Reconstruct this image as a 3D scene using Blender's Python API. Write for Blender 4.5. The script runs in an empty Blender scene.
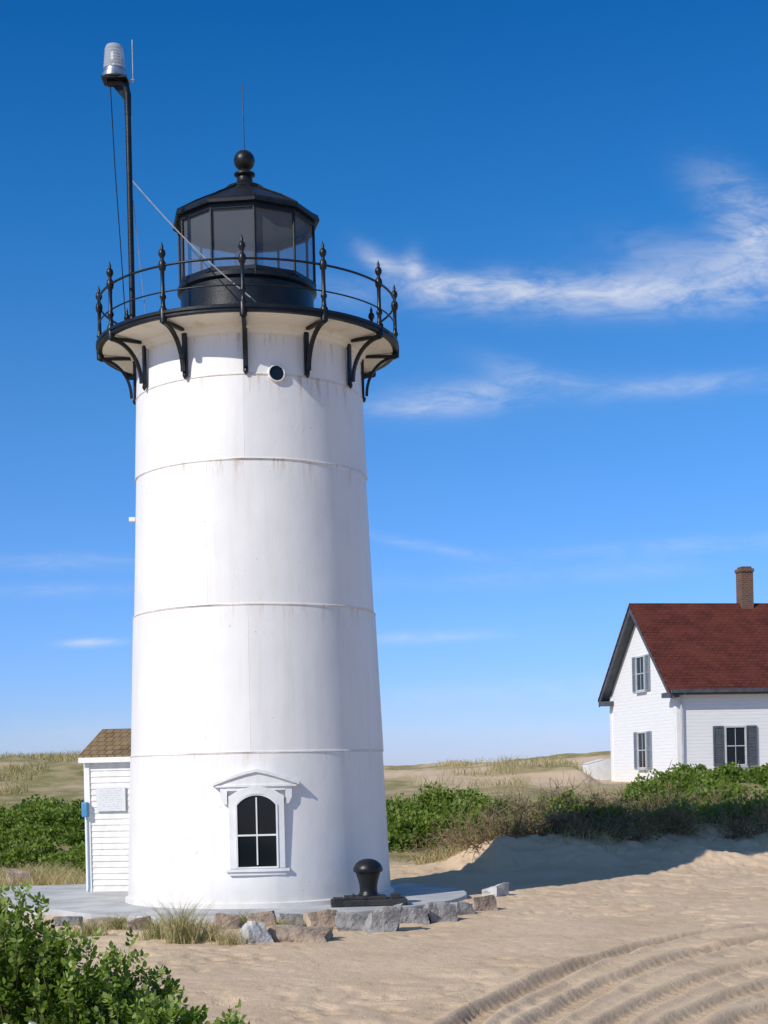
import bpy, math, random
import numpy as np
from mathutils import Vector, Matrix
random.seed(7); rng=np.random.default_rng(11)
scene=bpy.context.scene
R=math.radians
COL=scene.collection

# ------------------------------------------------------------ helpers
class MB:
    def __init__(s): s.v=[]; s.f=[]
    def add(s,vs,fs,M=None):
        o=len(s.v)
        for p in vs:
            p=Vector(p)
            if M is not None: p=M@p
            s.v.append(tuple(p))
        for f in fs: s.f.append(tuple(i+o for i in f))
        return s
    def box(s,c,d,M=None):
        x,y,z=[a/2 for a in d]; cx,cy,cz=c
        vs=[(cx+i*x,cy+j*y,cz+k*z) for k in(-1,1) for j in(-1,1) for i in(-1,1)]
        return s.add(vs,[(0,2,3,1),(4,5,7,6),(0,1,5,4),(2,6,7,3),(0,4,6,2),(1,3,7,5)],M)
    def lathe(s,prof,n=48,c=(0,0,0),M=None,closed=False,phase=0.0):
        vs=[];fs=[]
        for r,z in prof:
            for i in range(n):
                a=2*math.pi*i/n+phase
                vs.append((c[0]+r*math.sin(a),c[1]-r*math.cos(a),c[2]+z))
        m=len(prof)
        for j in range(m-1 if not closed else m):
            k=(j+1)%m
            for i in range(n):
                i2=(i+1)%n
                fs.append((j*n+i,j*n+i2,k*n+i2,k*n+i))
        if not closed:
            if prof[0][0]>1e-4: fs.append(tuple(reversed(range(n))))
            if prof[-1][0]>1e-4: fs.append(tuple(range((m-1)*n,m*n)))
        return s.add(vs,fs,M)
    def tube(s,pts,r,n=8,M=None):
        pts=[Vector(p) for p in pts]; rs=r if isinstance(r,(list,tuple)) else [r]*len(pts)
        vs=[];fs=[]; up=None
        for i,p in enumerate(pts):
            t=(pts[min(i+1,len(pts)-1)]-pts[max(i-1,0)]).normalized()
            if up is None:
                up=Vector((0,0,1)) if abs(t.z)<.9 else Vector((1,0,0))
            a=t.cross(up).normalized(); b=a.cross(t).normalized(); up=b
            for k in range(n):
                an=2*math.pi*k/n
                vs.append(tuple(p+a*math.cos(an)*rs[i]+b*math.sin(an)*rs[i]))
        for i in range(len(pts)-1):
            for k in range(n):
                k2=(k+1)%n
                fs.append((i*n+k,i*n+k2,(i+1)*n+k2,(i+1)*n+k))
        fs.append(tuple(reversed(range(n)))); fs.append(tuple(range((len(pts)-1)*n,len(pts)*n)))
        return s.add(vs,fs,M)
    def extrude_xz(s,poly,y0,y1,M=None):
        n=len(poly)
        vs=[(x,y0,z) for x,z in poly]+[(x,y1,z) for x,z in poly]
        fs=[tuple(range(n)),tuple(reversed(range(n,2*n)))]
        for i in range(n):
            j=(i+1)%n; fs.append((i,i+n,j+n,j))
        return s.add(vs,fs,M)
    def frame_xz(s,inner,outer,yf,yb,M=None):
        n=len(inner)
        vs=[(x,yf,z) for x,z in inner]+[(x,yf,z) for x,z in outer]+[(x,yb,z) for x,z in inner]+[(x,yb,z) for x,z in outer]
        fs=[]
        for i in range(n-1):
            j=i+1
            fs+= [(i,j,n+j,n+i),(i,2*n+i,2*n+j,j),(n+i,n+j,3*n+j,3*n+i),(2*n+i,3*n+i,3*n+j,2*n+j)]
        fs+=[(0,n,3*n,2*n),(n-1,3*n-1,4*n-1,2*n-1)]
        return s.add(vs,fs,M)
    def bend(s,rad):
        s.v=[(x,y+(rad-math.sqrt(rad*rad-x*x)),z) for x,y,z in s.v]; return s
    def build(s,name,mat,parent=None,smooth=None,bevel=0,loc=None,rot=None):
        me=bpy.data.meshes.new(name); me.from_pydata(s.v,[],s.f); me.update()
        import bmesh
        bm=bmesh.new(); bm.from_mesh(me); bmesh.ops.recalc_face_normals(bm,faces=bm.faces); bm.to_mesh(me); bm.free()
        ob=bpy.data.objects.new(name,me); COL.objects.link(ob)
        me.materials.append(mat)
        if smooth is not None:
            me.polygons.foreach_set('use_smooth',[True]*len(me.polygons))
            try: me.set_sharp_from_angle(angle=R(smooth))
            except Exception: pass
        if bevel:
            b=ob.modifiers.new('bevel','BEVEL'); b.width=bevel; b.segments=2; b.limit_method='ANGLE'; b.angle_limit=R(40)
        if parent: ob.parent=parent
        if loc: ob.location=loc
        if rot: ob.rotation_euler=rot
        return ob
def empty(name,loc,rz=0,parent=None):
    e=bpy.data.objects.new(name,None); COL.objects.link(e); e.location=loc; e.rotation_euler=(0,0,rz); e.empty_display_size=.3
    if parent: e.parent=parent
    return e
def tag(o,label,cat,group=None):
    o['label']=label; o['category']=cat
    if group: o['group']=group
def npmesh(name,V,nper,mat,attr=None,smooth=False):
    n=V.shape[0]
    me=bpy.data.meshes.new(name)
    me.vertices.add(n*nper); me.vertices.foreach_set('co',V.reshape(-1).astype(np.float32))
    me.loops.add(n*nper); me.loops.foreach_set('vertex_index',np.arange(n*nper,dtype=np.int32))
    me.polygons.add(n); me.polygons.foreach_set('loop_start',np.arange(0,n*nper,nper,dtype=np.int32))
    me.update(calc_edges=True)
    if attr is not None:
        a=me.attributes.new('tint','FLOAT','FACE'); a.data.foreach_set('value',attr.astype(np.float32))
    me.materials.append(mat)
    ob=bpy.data.objects.new(name,me); COL.objects.link(ob)
    return ob

# ------------------------------------------------------------ materials
def newmat(name):
    m=bpy.data.materials.new(name); m.use_nodes=True
    nt=m.node_tree; return m,nt,nt.nodes['Principled BSDF']
def N(nt,t,**k):
    n=nt.nodes.new(t)
    for a,b in k.items(): setattr(n,a,b)
    return n
def L(nt,a,b): nt.links.new(a,b)
def mth(nt,op,a,b=None,c=None,clamp=False):
    n=nt.nodes.new('ShaderNodeMath'); n.operation=op; n.use_clamp=clamp
    for i,x in enumerate((a,b,c)):
        if x is None: continue
        if isinstance(x,(int,float)): n.inputs[i].default_value=x
        else: nt.links.new(x,n.inputs[i])
    return n.outputs[0]
def mixc(nt,f,a,b,bt='MIX'):
    n=nt.nodes.new('ShaderNodeMix'); n.data_type='RGBA'; n.blend_type=bt
    for s,x in ((n.inputs[0],f),(n.inputs[6],a),(n.inputs[7],b)):
        if isinstance(x,(int,float)): s.default_value=x
        elif isinstance(x,tuple): s.default_value=(*x[:3],1)
        else: nt.links.new(x,s)
    return n.outputs[2]
def noise(nt,vec,scale,detail=4,rough=.55,dist=0):
    n=nt.nodes.new('ShaderNodeTexNoise'); n.inputs['Scale'].default_value=scale; n.inputs['Detail'].default_value=detail
    n.inputs['Roughness'].default_value=rough; n.inputs['Distortion'].default_value=dist
    if vec is not None: nt.links.new(vec,n.inputs['Vector'])
    return n.outputs[0]
def maprange(nt,x,a,b,c=0,d=1):
    n=nt.nodes.new('ShaderNodeMapRange'); n.interpolation_type='SMOOTHSTEP'
    nt.links.new(x,n.inputs[0])
    for i,v in zip((1,2,3,4),(a,b,c,d)): n.inputs[i].default_value=v
    return n.outputs[0]
def objco(nt): return nt.nodes.new('ShaderNodeTexCoord').outputs['Object']
def bump(nt,bs,h,strength=.3,dist=.01):
    b=nt.nodes.new('ShaderNodeBump'); b.inputs['Strength'].default_value=strength; b.inputs['Distance'].default_value=dist
    nt.links.new(h,b.inputs['Height']); nt.links.new(b.outputs[0],bs.inputs['Normal'])
def mat_basic(name,c1,c2,scale=6,rough=.6,bs=.2,bscale=40,metal=0,spec=.5,lo=.35,hi=.65,bd=.01):
    m,nt,p=newmat(name); co=objco(nt)
    f=maprange(nt,noise(nt,co,scale),lo,hi)
    L(nt,mixc(nt,f,c1,c2),p.inputs['Base Color']); p.inputs['Roughness'].default_value=rough
    p.inputs['Metallic'].default_value=metal; p.inputs['Specular IOR Level'].default_value=spec
    if bs: bump(nt,p,noise(nt,co,bscale),bs,bd)
    return m
BLACK=mat_basic('black_iron_paint',(.006,.007,.009),(.012,.013,.015),5,.38,.25,30,spec=.35)
WHITE=mat_basic('white_trim_paint',(.80,.79,.765),(.73,.72,.695),4,.5,.15,30)
SASHW=mat_basic('sash_paint',(.55,.56,.57),(.48,.49,.50),4,.5,.15,30)
CREAM=mat_basic('cream_cornice_paint',(.80,.77,.69),(.68,.60,.47),3,.6,.2,25,lo=.5,hi=.8)
GREY_METAL=mat_basic('grey_metal',(.45,.46,.48),(.32,.33,.35),8,.35,.1,40,.8)
CONCRETE=mat_basic('concrete',(.38,.38,.375),(.52,.515,.50),1.6,.85,.4,45)
STEEL_WIRE=mat_basic('wire_steel',(.30,.30,.31),(.4,.4,.41),8,.4,0,10,.3)
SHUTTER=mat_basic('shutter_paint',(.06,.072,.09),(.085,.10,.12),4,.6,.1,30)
SHUTTER_L=mat_basic('pale_shutter_paint',(.17,.20,.24),(.22,.25,.30),4,.6,.1,30)  # lighter grey-blue tone for the gable-end shutters
DARKTRIM=mat_basic('dark_trim_paint',(.05,.06,.075),(.08,.09,.105),4,.6,.1,30)
PALEPIPE=mat_basic('pale_downspout',(.40,.42,.45),(.5,.52,.55),4,.6,0,30)
BLUE=mat_basic('blue_plastic',(.05,.22,.42),(.10,.28,.46),6,.5,0,30)
PIPE=mat_basic('pale_blue_pipe',(.28,.42,.55),(.35,.48,.6),6,.5,0,30)
STONE_A=mat_basic('granite',(.34,.33,.32),(.20,.19,.185),7,.85,.8,22,bd=.04)
STONE_B=mat_basic('tan_stone',(.44,.34,.25),(.27,.205,.16),6,.85,.8,18,bd=.04)
STONE_C=mat_basic('pale_stone',(.55,.53,.50),(.38,.37,.35),6,.85,.8,18,bd=.04)
TIMBER=mat_basic('tarred_timber',(.012,.012,.013),(.035,.032,.03),6,.7,.5,25,bd=.02)
BARK=mat_basic('twig_bark',(.16,.105,.06),(.25,.175,.105),10,.85,0,20)
DRIFT=mat_basic('driftwood',(.42,.38,.34),(.58,.55,.50),8,.85,.4,30)

def tower_mat():
    m,nt,p=newmat('white_tower_paint'); co=objco(nt)
    sep=N(nt,'ShaderNodeSeparateXYZ'); L(nt,co,sep.inputs[0]); z=sep.outputs[2]
    mp=N(nt,'ShaderNodeMapping'); L(nt,co,mp.inputs[0]); mp.inputs['Scale'].default_value=(1,1,.10)
    streak=noise(nt,mp.outputs[0],11,5,.7)
    big=noise(nt,co,.9,4)
    tot=None; ltot=None
    for s,w,amp in [(2.31,.5,.6),(4.52,.5,.7),(6.70,.55,1.1),(7.98,.6,1.1),(8.62,.6,1.6)]:
        d=mth(nt,'SUBTRACT',s+.01,z)
        g=mth(nt,'SUBTRACT',1.0,mth(nt,'MULTIPLY',d,1.0/w),clamp=True)
        on=mth(nt,'GREATER_THAN',d,0)
        q=mth(nt,'MULTIPLY',mth(nt,'MULTIPLY',mth(nt,'POWER',g,2.0),on),amp)
        tot=q if tot is None else mth(nt,'ADD',tot,q)
        line=mth(nt,'COMPARE',z,s-.008,.013)
        ltot=line if ltot is None else mth(nt,'ADD',ltot,line)
    st=maprange(nt,streak,.50,.76)
    f=mth(nt,'MULTIPLY',mth(nt,'MULTIPLY',tot,st),.95,clamp=True)
    base=mixc(nt,maprange(nt,big,.35,.7),(.81,.785,.745),(.755,.735,.705))
    mp2=N(nt,'ShaderNodeMapping'); L(nt,co,mp2.inputs[0]); mp2.inputs['Scale'].default_value=(1,1,.06)
    faint=maprange(nt,noise(nt,mp2.outputs[0],6,6,.65),.45,.8,0,.5)
    base=mixc(nt,faint,base,(.67,.63,.56))
    low=maprange(nt,z,.5,0,0,.55)
    base=mixc(nt,mth(nt,'MULTIPLY',low,noise(nt,co,6)),base,(.45,.38,.30))
    col=mixc(nt,f,base,(.46,.30,.16))
    lf=mth(nt,'MULTIPLY',ltot,maprange(nt,noise(nt,co,3,5,.7),.35,.65,.12,.55))
    col=mixc(nt,lf,col,(.50,.39,.27))
    spots=maprange(nt,noise(nt,co,15,2),.73,.77,0,.6)
    col=mixc(nt,spots,col,(.50,.36,.24))
    L(nt,col,p.inputs['Base Color']); p.inputs['Roughness'].default_value=.45
    h=mth(nt,'ADD',noise(nt,co,1.6,3),mth(nt,'MULTIPLY',noise(nt,co,30,5),.22))
    bump(nt,p,h,.35,.03)
    return m
def leaf_mat(name,stops,trans=.35,rough=.5):
    m,nt,p=newmat(name)
    at=N(nt,'ShaderNodeAttribute'); at.attribute_name='tint'
    cr=N(nt,'ShaderNodeValToRGB'); L(nt,at.outputs['Fac'],cr.inputs[0])
    e=cr.color_ramp.elements
    while len(e)<len(stops): e.new(.5)
    for i,(pos,c) in enumerate(stops): e[i].position=pos; e[i].color=(*c,1)
    L(nt,cr.outputs[0],p.inputs['Base Color']); p.inputs['Roughness'].default_value=rough; p.inputs['Specular IOR Level'].default_value=.3
    tr=N(nt,'ShaderNodeBsdfTranslucent'); L(nt,mixc(nt,1.0,cr.outputs[0],(1.3,1.5,.6),'MULTIPLY'),tr.inputs[0])
    mx=N(nt,'ShaderNodeMixShader'); mx.inputs[0].default_value=trans
    L(nt,p.outputs[0],mx.inputs[1]); L(nt,tr.outputs[0],mx.inputs[2]); L(nt,mx.outputs[0],nt.nodes['Material Output'].inputs[0])
    return m
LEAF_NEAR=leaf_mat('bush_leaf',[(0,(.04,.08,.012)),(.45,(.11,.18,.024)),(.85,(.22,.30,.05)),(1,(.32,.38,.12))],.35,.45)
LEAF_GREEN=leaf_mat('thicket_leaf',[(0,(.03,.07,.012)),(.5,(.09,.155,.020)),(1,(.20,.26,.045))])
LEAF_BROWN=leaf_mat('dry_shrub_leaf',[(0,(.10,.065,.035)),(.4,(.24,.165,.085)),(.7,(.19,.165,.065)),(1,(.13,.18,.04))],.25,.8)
GRASS=leaf_mat('beach_grass_blade',[(0,(.52,.41,.24)),(.5,(.40,.34,.17)),(1,(.21,.23,.08))],.25,.7)

def glass_mat(name,col,tr=.5,rough=.05,tc=(.85,.87,.88)):
    m,nt,p=newmat(name)
    p.inputs['Base Color'].default_value=(*col,1); p.inputs['Roughness'].default_value=rough
    t=N(nt,'ShaderNodeBsdfTransparent'); t.inputs[0].default_value=(*tc,1)
    mx=N(nt,'ShaderNodeMixShader'); mx.inputs[0].default_value=tr
    L(nt,p.outputs[0],mx.inputs[1]); L(nt,t.outputs[0],mx.inputs[2]); L(nt,mx.outputs[0],nt.nodes['Material Output'].inputs[0])
    return m
LGLASS=glass_mat('lantern_glass',(.30,.34,.39),.74,.05,(.86,.89,.91))
BGLASS=glass_mat('beacon_lens_plastic',(.55,.57,.58),.45,.15)
m,nt,p=newmat('dark_window_glass'); p.inputs['Base Color'].default_value=(.008,.011,.015,1); p.inputs['Roughness'].default_value=.08; p.inputs['Specular IOR Level'].default_value=.35; WGLASS=m

def board_mat(name,pitch,c=(.78,.78,.78)):
    m,nt,p=newmat(name); co=objco(nt); sep=N(nt,'ShaderNodeSeparateXYZ'); L(nt,co,sep.inputs[0])
    fr=mth(nt,'FRACT',mth(nt,'MULTIPLY',sep.outputs[2],1/pitch))
    gro=maprange(nt,fr,.84,.97,0,.35)
    mp=N(nt,'ShaderNodeMapping'); L(nt,co,mp.inputs[0]); mp.inputs['Scale'].default_value=(.6,.6,6)
    v=maprange(nt,noise(nt,mp.outputs[0],3,4),.3,.75)
    base=mixc(nt,v,c,tuple(x*.92 for x in c))
    L(nt,mixc(nt,gro,base,(.34,.36,.40)),p.inputs['Base Color']); p.inputs['Roughness'].default_value=.55
    bump(nt,p,mth(nt,'SUBTRACT',1.0,fr),.35,.015)
    return m
CLAP=board_mat('house_clapboard',.13,(.82,.81,.79))
SHEDP=mat_basic('shed_board_paint',(.80,.78,.74),(.68,.66,.61),5,.6,.2,30)
def shingle_mat(name,c1,c2,c3,zs,bw=.28,rh=.16):
    m,nt,p=newmat(name); co=objco(nt); sep=N(nt,'ShaderNodeSeparateXYZ'); L(nt,co,sep.inputs[0])
    cb=N(nt,'ShaderNodeCombineXYZ'); L(nt,sep.outputs[0],cb.inputs[0]); L(nt,mth(nt,'MULTIPLY',sep.outputs[2],zs),cb.inputs[1])
    b=N(nt,'ShaderNodeTexBrick'); L(nt,cb.outputs[0],b.inputs['Vector']); b.inputs['Scale'].default_value=1
    b.inputs['Brick Width'].default_value=bw; b.inputs['Row Height'].default_value=rh; b.inputs['Mortar Size'].default_value=.012
    b.inputs['Color1'].default_value=(*c1,1); b.inputs['Color2'].default_value=(*c2,1); b.inputs['Mortar'].default_value=(*c3,1)
    v=noise(nt,co,1.3,4)
    L(nt,mixc(nt,maprange(nt,v,.35,.7,0,.5),b.outputs[0],tuple(x*1.3 for x in c2)),p.inputs['Base Color'])
    p.inputs['Roughness'].default_value=.9; p.inputs['Specular IOR Level'].default_value=.2
    bump(nt,p,mth(nt,'SUBTRACT',noise(nt,co,25),b.outputs['Fac']),.5,.02)
    return m
ROOFRED=shingle_mat('maroon_shingles',(.075,.020,.015),(.118,.031,.022),(.027,.009,.007),1.45)
ROOFBRN=shingle_mat('brown_shingles',(.17,.115,.06),(.25,.175,.095),(.06,.04,.025),2.0,.14,.16)
BRICK=shingle_mat('chimney_brick',(.12,.055,.035),(.17,.085,.055),(.18,.15,.12),1.0,.21,.075)

# ------------------------------------------------------------ terrain
def frac(x): return x-np.floor(x)
def vn(x,y,s=0):
    xi=np.floor(x); yi=np.floor(y); fx=x-xi; fy=y-yi
    fx=fx*fx*(3-2*fx); fy=fy*fy*(3-2*fy)
    h=lambda a,b: frac(np.sin(a*127.1+b*311.7+s*74.7)*43758.5453)
    return (h(xi,yi)*(1-fx)+h(xi+1,yi)*fx)*(1-fy)+(h(xi,yi+1)*(1-fx)+h(xi+1,yi+1)*fx)*fy
def fbm(x,y,s=0,o=4):
    t=0;a=.5
    for i in range(o): t=t+a*vn(x,y,s+i); x=x*2.03+3.1;y=y*2.03+1.7;a*=.5
    return t/(1-.5**o)
def ss(a,b,x):
    t=np.clip((x-a)/(b-a),0,1); return t*t*(3-2*t)
def G(px,py,z=-.09):
    th=R(1.3); dx=px-384; dy=770-py
    u=dx*math.cos(th)+dy*math.sin(th); v=-dx*math.sin(th)+dy*math.cos(th)
    d=(z-2.0)*1550/v; return (u*d/1550,d)
def gp(*a): return np.array([G(x,y) for x,y in a])
tracks=[gp((860,915),(768,926),(680,940),(600,960),(525,988),(462,1022),(430,1060)),
        gp((860,929),(768,941),(690,957),(618,979),(555,1008),(505,1045)),
        gp((860,948),(775,960),(705,977),(645,1001),(600,1030),(570,1065)),
        gp((860,966),(780,980),(725,997),(680,1022),(650,1055)),
        gp((860,985),(790,1000),(740,1020),(710,1050)),
        gp((860,1005),(800,1022),(770,1048)),
        gp((860,940),(790,947),(700,950),(620,958),(560,972),(500,996),(450,1040))]
def spl(pts,n=44):
    P=np.array(pts,float); t=np.linspace(0,len(P)-1,n); out=[]
    for u in t:
        i=min(int(u),len(P)-2); f=u-i
        p0=P[max(i-1,0)];p1=P[i];p2=P[i+1];p3=P[min(i+2,len(P)-1)]
        out.append(.5*((2*p1)+(-p0+p2)*f+(2*p0-5*p1+4*p2-p3)*f*f+(-p0+3*p1-3*p2+p3)*f**3))
    return np.array(out)
TR=[spl(t) for t in tracks]
def trackh(x,y):
    h=np.zeros_like(x); cover=np.zeros_like(x); rutm=np.zeros_like(x); msk=(x>-1)&(x<11)&(y<26)&(y>9)
    X=x[msk];Y=y[msk]
    wx_=X+(vn(X*1.4,Y*1.4,71)-.5)*.08; wy_=Y+(vn(X*1.4,Y*1.4,72)-.5)*.08
    acc=np.zeros_like(X); cv=np.zeros_like(X); rm=np.zeros_like(X)
    for ti,P in enumerate(TR):
        best=np.full(X.shape,1e9); al=np.zeros_like(X); s=0
        for i in range(len(P)-1):
            a=P[i];b=P[i+1];d=b-a;l2=(d**2).sum(); ln=math.sqrt(l2)
            t=np.clip(((wx_-a[0])*d[0]+(wy_-a[1])*d[1])/l2,0,1)
            dx=wx_-a[0]-t*d[0];dy=wy_-a[1]-t*d[1]; dd=np.hypot(dx,dy)*np.sign(dx*d[1]-dy*d[0]+1e-9)
            m=np.abs(dd)<np.abs(best); best=np.where(m,dd,best); al=np.where(m,s+t*ln,al); s+=ln
        w=.13+.03*vn(al*.8,al*0+ti,5)
        u=np.abs(best)/w
        fade=(.8+.3*vn(al*.7,al*0+ti*3.1,9))*(.5 if ti==6 else 1)
        crumb=vn(al*10,best*14+ti,17)
        rut=-.060*(1-ss(.50,1.05,u))+.026*np.exp(-((u-1.32)/.32)**2)*(.65+.6*vn(al*3,al*0+ti+(best>0)*3,13))
        tread=(.012*(crumb-.5)+.008*np.sin(al*2*math.pi/.17+np.abs(best)*16))*(1-ss(.7,1.0,u))
        acc+= (rut+tread)*fade; cv=np.maximum(cv,1-ss(1,2.4,u)); rm=np.maximum(rm,(1-ss(.6,1.05,u))*fade)
    acc=np.clip(acc,-.09,.05)
    h[msk]=acc; cover[msk]=cv; rutm[msk]=rm; return h,cover,rutm
def H(x,y,detail=True):
    x=np.asarray(x,float); y=np.asarray(y,float)
    bk=ss(.6,4.5,x)*ss(28.6+.8*(vn(x*.35,x*0,3)-.5)*2,33.4,y)
    rise=ss(33,50,y)
    h=bk*.68+rise*(1.4-.68*bk)-.09
    left=ss(-6,-11,x); right=ss(1.5,6.5,x)
    y0=50+13*ss(7.0,9.0,x); y1=62+20*ss(7.0,9.0,x)
    crest=.62+.72*left+.28*right+.35*ss(6,12,x)
    dn=ss(0,1,(y-y0)/(y1-y0))
    h=h+crest*dn
    h=h+(fbm(x*.13,y*.10,2)-.5)*1.15*dn*(.55+.45*left+.35*right)
    h=h+(fbm(x*.5,y*.5,8)-.5)*.38*ss(30,40,y)*(1-ss(52,56,y)*ss(8,10,x)*(1-ss(68,74,y)))
    h=h-(h+1.6)*ss(92,125,y)
    h=h+(fbm(x*.22,y*.22,4)-.5)*.16*(1-ss(33,40,y))*ss(3.6,5.5,np.hypot(x+2.03,y-25))
    h=h+.38*np.exp(-((x-2.2)/1.1)**2-((y-32.0)/.9)**2)
    bz=ss(28.8,31,y)*(1-ss(34.5,36.5,y))*ss(.5,2,x)
    h=h+bz*((fbm(x*.8,y*.8,15)-.5)*.5+(fbm(x*2.6,y*2.6,16)-.5)*.22)
    if detail:
        nr=(1-ss(34,37,y))*ss(3.2,3.8,np.hypot(x+2.03,y-25))
        th,cv,_=trackh(x,y)
        d2=vn(x*3.6+y*.8,y*3.2,31); d3=vn(x*7.5,y*6.2,33)
        zone=.2+.75*ss(.42,.62,fbm(x*.35,y*.35,91,2))
        det=(fbm(x*1.6,y*1.6,21,3)-.5)*.03+zone*(-.030*ss(.62,.84,d2)-.020*ss(.6,.85,d3))+(vn(x*14,y*12,41)-.5)*.010
        h=h+nr*det*(1-.8*cv)+th
    return h
def H1(x,y): return float(H(np.array([x]),np.array([y]),False)[0])
def lines(fa,fb,st,lo,hi,g=1.12):
    a=list(np.arange(fa,fb+1e-6,st)); s=st; x=fb
    while x<hi: s*=g; x+=s; a.append(x)
    s=st; x=fa; pre=[]
    while x>lo: s*=g; x-=s; pre.append(x)
    return np.array(pre[::-1]+a)
xs=lines(-4.5,9,.038,-4000,4000)
ys=lines(10.8,22,.038,-60,22.01,1.12); ys=np.concatenate([ys,np.arange(ys[-1]+.06,36,.06)])
ext=[];x=ys[-1];s=.06
while x<140: s*=1.05; x+=min(s,.9); ext.append(x)
ys=np.unique(np.concatenate([ys,ext,[180,260,500,1000,2500,5000]]))
XX,YY=np.meshgrid(xs,ys); ZZ=H(XX.ravel(),YY.ravel()).reshape(XX.shape)
nx,ny=len(xs),len(ys)
V=np.stack([XX,YY,ZZ],-1).reshape(-1,3)
idx=np.arange(nx*ny).reshape(ny,nx)
F=np.stack([idx[:-1,:-1],idx[:-1,1:],idx[1:,1:],idx[1:,:-1]],-1).reshape(-1,4)
me=bpy.data.meshes.new('ground'); me.vertices.add(len(V)); me.vertices.foreach_set('co',V.reshape(-1).astype(np.float32))
me.loops.add(F.size); me.loops.foreach_set('vertex_index',F.reshape(-1).astype(np.int32))
me.polygons.add(len(F)); me.polygons.foreach_set('loop_start',np.arange(0,F.size,4,dtype=np.int32))
me.update(calc_edges=True); me.polygons.foreach_set('use_smooth',np.ones(len(F),dtype=bool))
fx,fy=XX.ravel(),YY.ravel()
veg=ss(33.3,35,fy+2.0*(fbm(fx*.6,fy*.6,60)-.5))
veg=np.where(fx<-5,np.maximum(veg,.8*ss(30,32,fy+3*(fbm(fx*.5,fy*.5,60)-.5))),veg)
far=ss(46,52,fy)
pn=fbm(fx*.16,fy*.22,77)+np.where(fx>-2,.10,-.04)
veg=veg*(1-far*.95*ss(.44,.56,pn))
a=me.attributes.new('veg','FLOAT','POINT'); a.data.foreach_set('value',veg.astype(np.float32))
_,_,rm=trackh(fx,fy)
a=me.attributes.new('rut_shade','FLOAT','POINT'); a.data.foreach_set('value',rm.astype(np.float32))
m,nt,p=newmat('sand_ground'); co=objco(nt)
s1=mixc(nt,maprange(nt,noise(nt,co,.7,5),.35,.68),(.66,.50,.34),(.58,.43,.285))
s2=mixc(nt,maprange(nt,noise(nt,co,34,3),.55,.75,0,.5),s1,(.44,.32,.21))
s3=mixc(nt,maprange(nt,noise(nt,co,5,6,.75),.6,.75,0,.4),s2,(.72,.57,.41))
shd=N(nt,'ShaderNodeAttribute'); shd.attribute_name='rut_shade'
s3=mixc(nt,mth(nt,'MULTIPLY',shd.outputs['Fac'],maprange(nt,noise(nt,co,4,4),.3,.7,.15,.45)),s3,(.40,.285,.18))  # shade painted into the rut colour, since the sun runs along the tracks
g1=mixc(nt,maprange(nt,noise(nt,co,1.3,5),.35,.65),(.40,.32,.17),(.23,.21,.09))
at=N(nt,'ShaderNodeAttribute'); at.attribute_name='veg'
L(nt,mixc(nt,at.outputs['Fac'],s3,g1),p.inputs['Base Color']); p.inputs['Roughness'].default_value=.95; p.inputs['Specular IOR Level'].default_value=.15
hh=mth(nt,'ADD',mth(nt,'MULTIPLY',noise(nt,co,9,6,.72),1.0),mth(nt,'MULTIPLY',noise(nt,co,50,3),.4))
bump(nt,p,hh,.75,.035)
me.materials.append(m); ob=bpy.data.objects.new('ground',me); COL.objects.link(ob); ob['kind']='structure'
m,nt,p=newmat('sea_water'); p.inputs['Base Color'].default_value=(.02,.07,.12,1); p.inputs['Roughness'].default_value=.2
bump(nt,p,noise(nt,objco(nt),.6,4),.5,.3)
o=MB().add([(-6000,125,-1.2),(6000,125,-1.2),(6000,7000,-1.2),(-6000,7000,-1.2)],[(0,1,2,3)]).build('sea',m); o['kind']='structure'

TC=Vector((-2.03,25,0))
poly=[]
for i in range(61):
    a=R(-62+ i*(62+150)/60.0); poly.append((TC.x+3.32*math.sin(a),TC.y-3.32*math.cos(a)))
poly+=[(-3.5,29.4),(-6.4,28.8),(-10.5,28.2),(-10.5,25.0),(-6.6,24.4)]
nb=len(poly)
o=MB().add([(x,y,0) for x,y in poly]+[(x,y,-.3) for x,y in poly],[tuple(range(nb))]+[(i,i+nb,(i+1)%nb+nb,(i+1)%nb) for i in range(nb)]).build('paving',CONCRETE,bevel=.015)
o['kind']='structure'

# ------------------------------------------------------------ lighthouse
seams=[2.31,4.52,6.70,7.98]
TOWER=tower_mat()
LH=empty('lighthouse',TC,R(4.6))
tag(LH,'white conical lighthouse with black gallery and lantern on a concrete slab','lighthouse')
def rad(z): return 2.115-.0372*z
rows=[]
def addz(z,dr): rows.append((z,dr))
addz(-.05,.05);addz(.07,.05);addz(.085,.0)
cur=.085
for s in seams:
    k=max(2,int((s-cur)/.3))
    for i in range(1,k): addz(cur+(s-cur)*i/k,0)
    addz(s-.020,0);addz(s-.015,.009);addz(s-.002,.010);addz(s+.002,.007);addz(s+.014,.006);addz(s+.02,-.001)
    cur=s+.02
addz(8.3,0);addz(8.70,0)
nseg=240; vs=[];fs=[]
PA=90
def platephase(z):
    return R(6) if z<2.31 else R(-3) if z<4.52 else R(-21) if z<6.70 else R(-3)
for z,dr in rows:
    ph=platephase(z)
    for i in range(nseg):
        a=2*math.pi*i/nseg; t=float(frac((a-ph)/R(PA)))
        r=(rad(z)+dr)*(1-.018*(1-(2*t-1)**2))
        vs.append((r*math.sin(a),-r*math.cos(a),z))
for j in range(len(rows)-1):
    for i in range(nseg): fs.append((j*nseg+i,j*nseg+(i+1)%nseg,(j+1)*nseg+(i+1)%nseg,(j+1)*nseg+i))
b=MB().add(vs,fs)
zz=[.09]+seams
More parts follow.
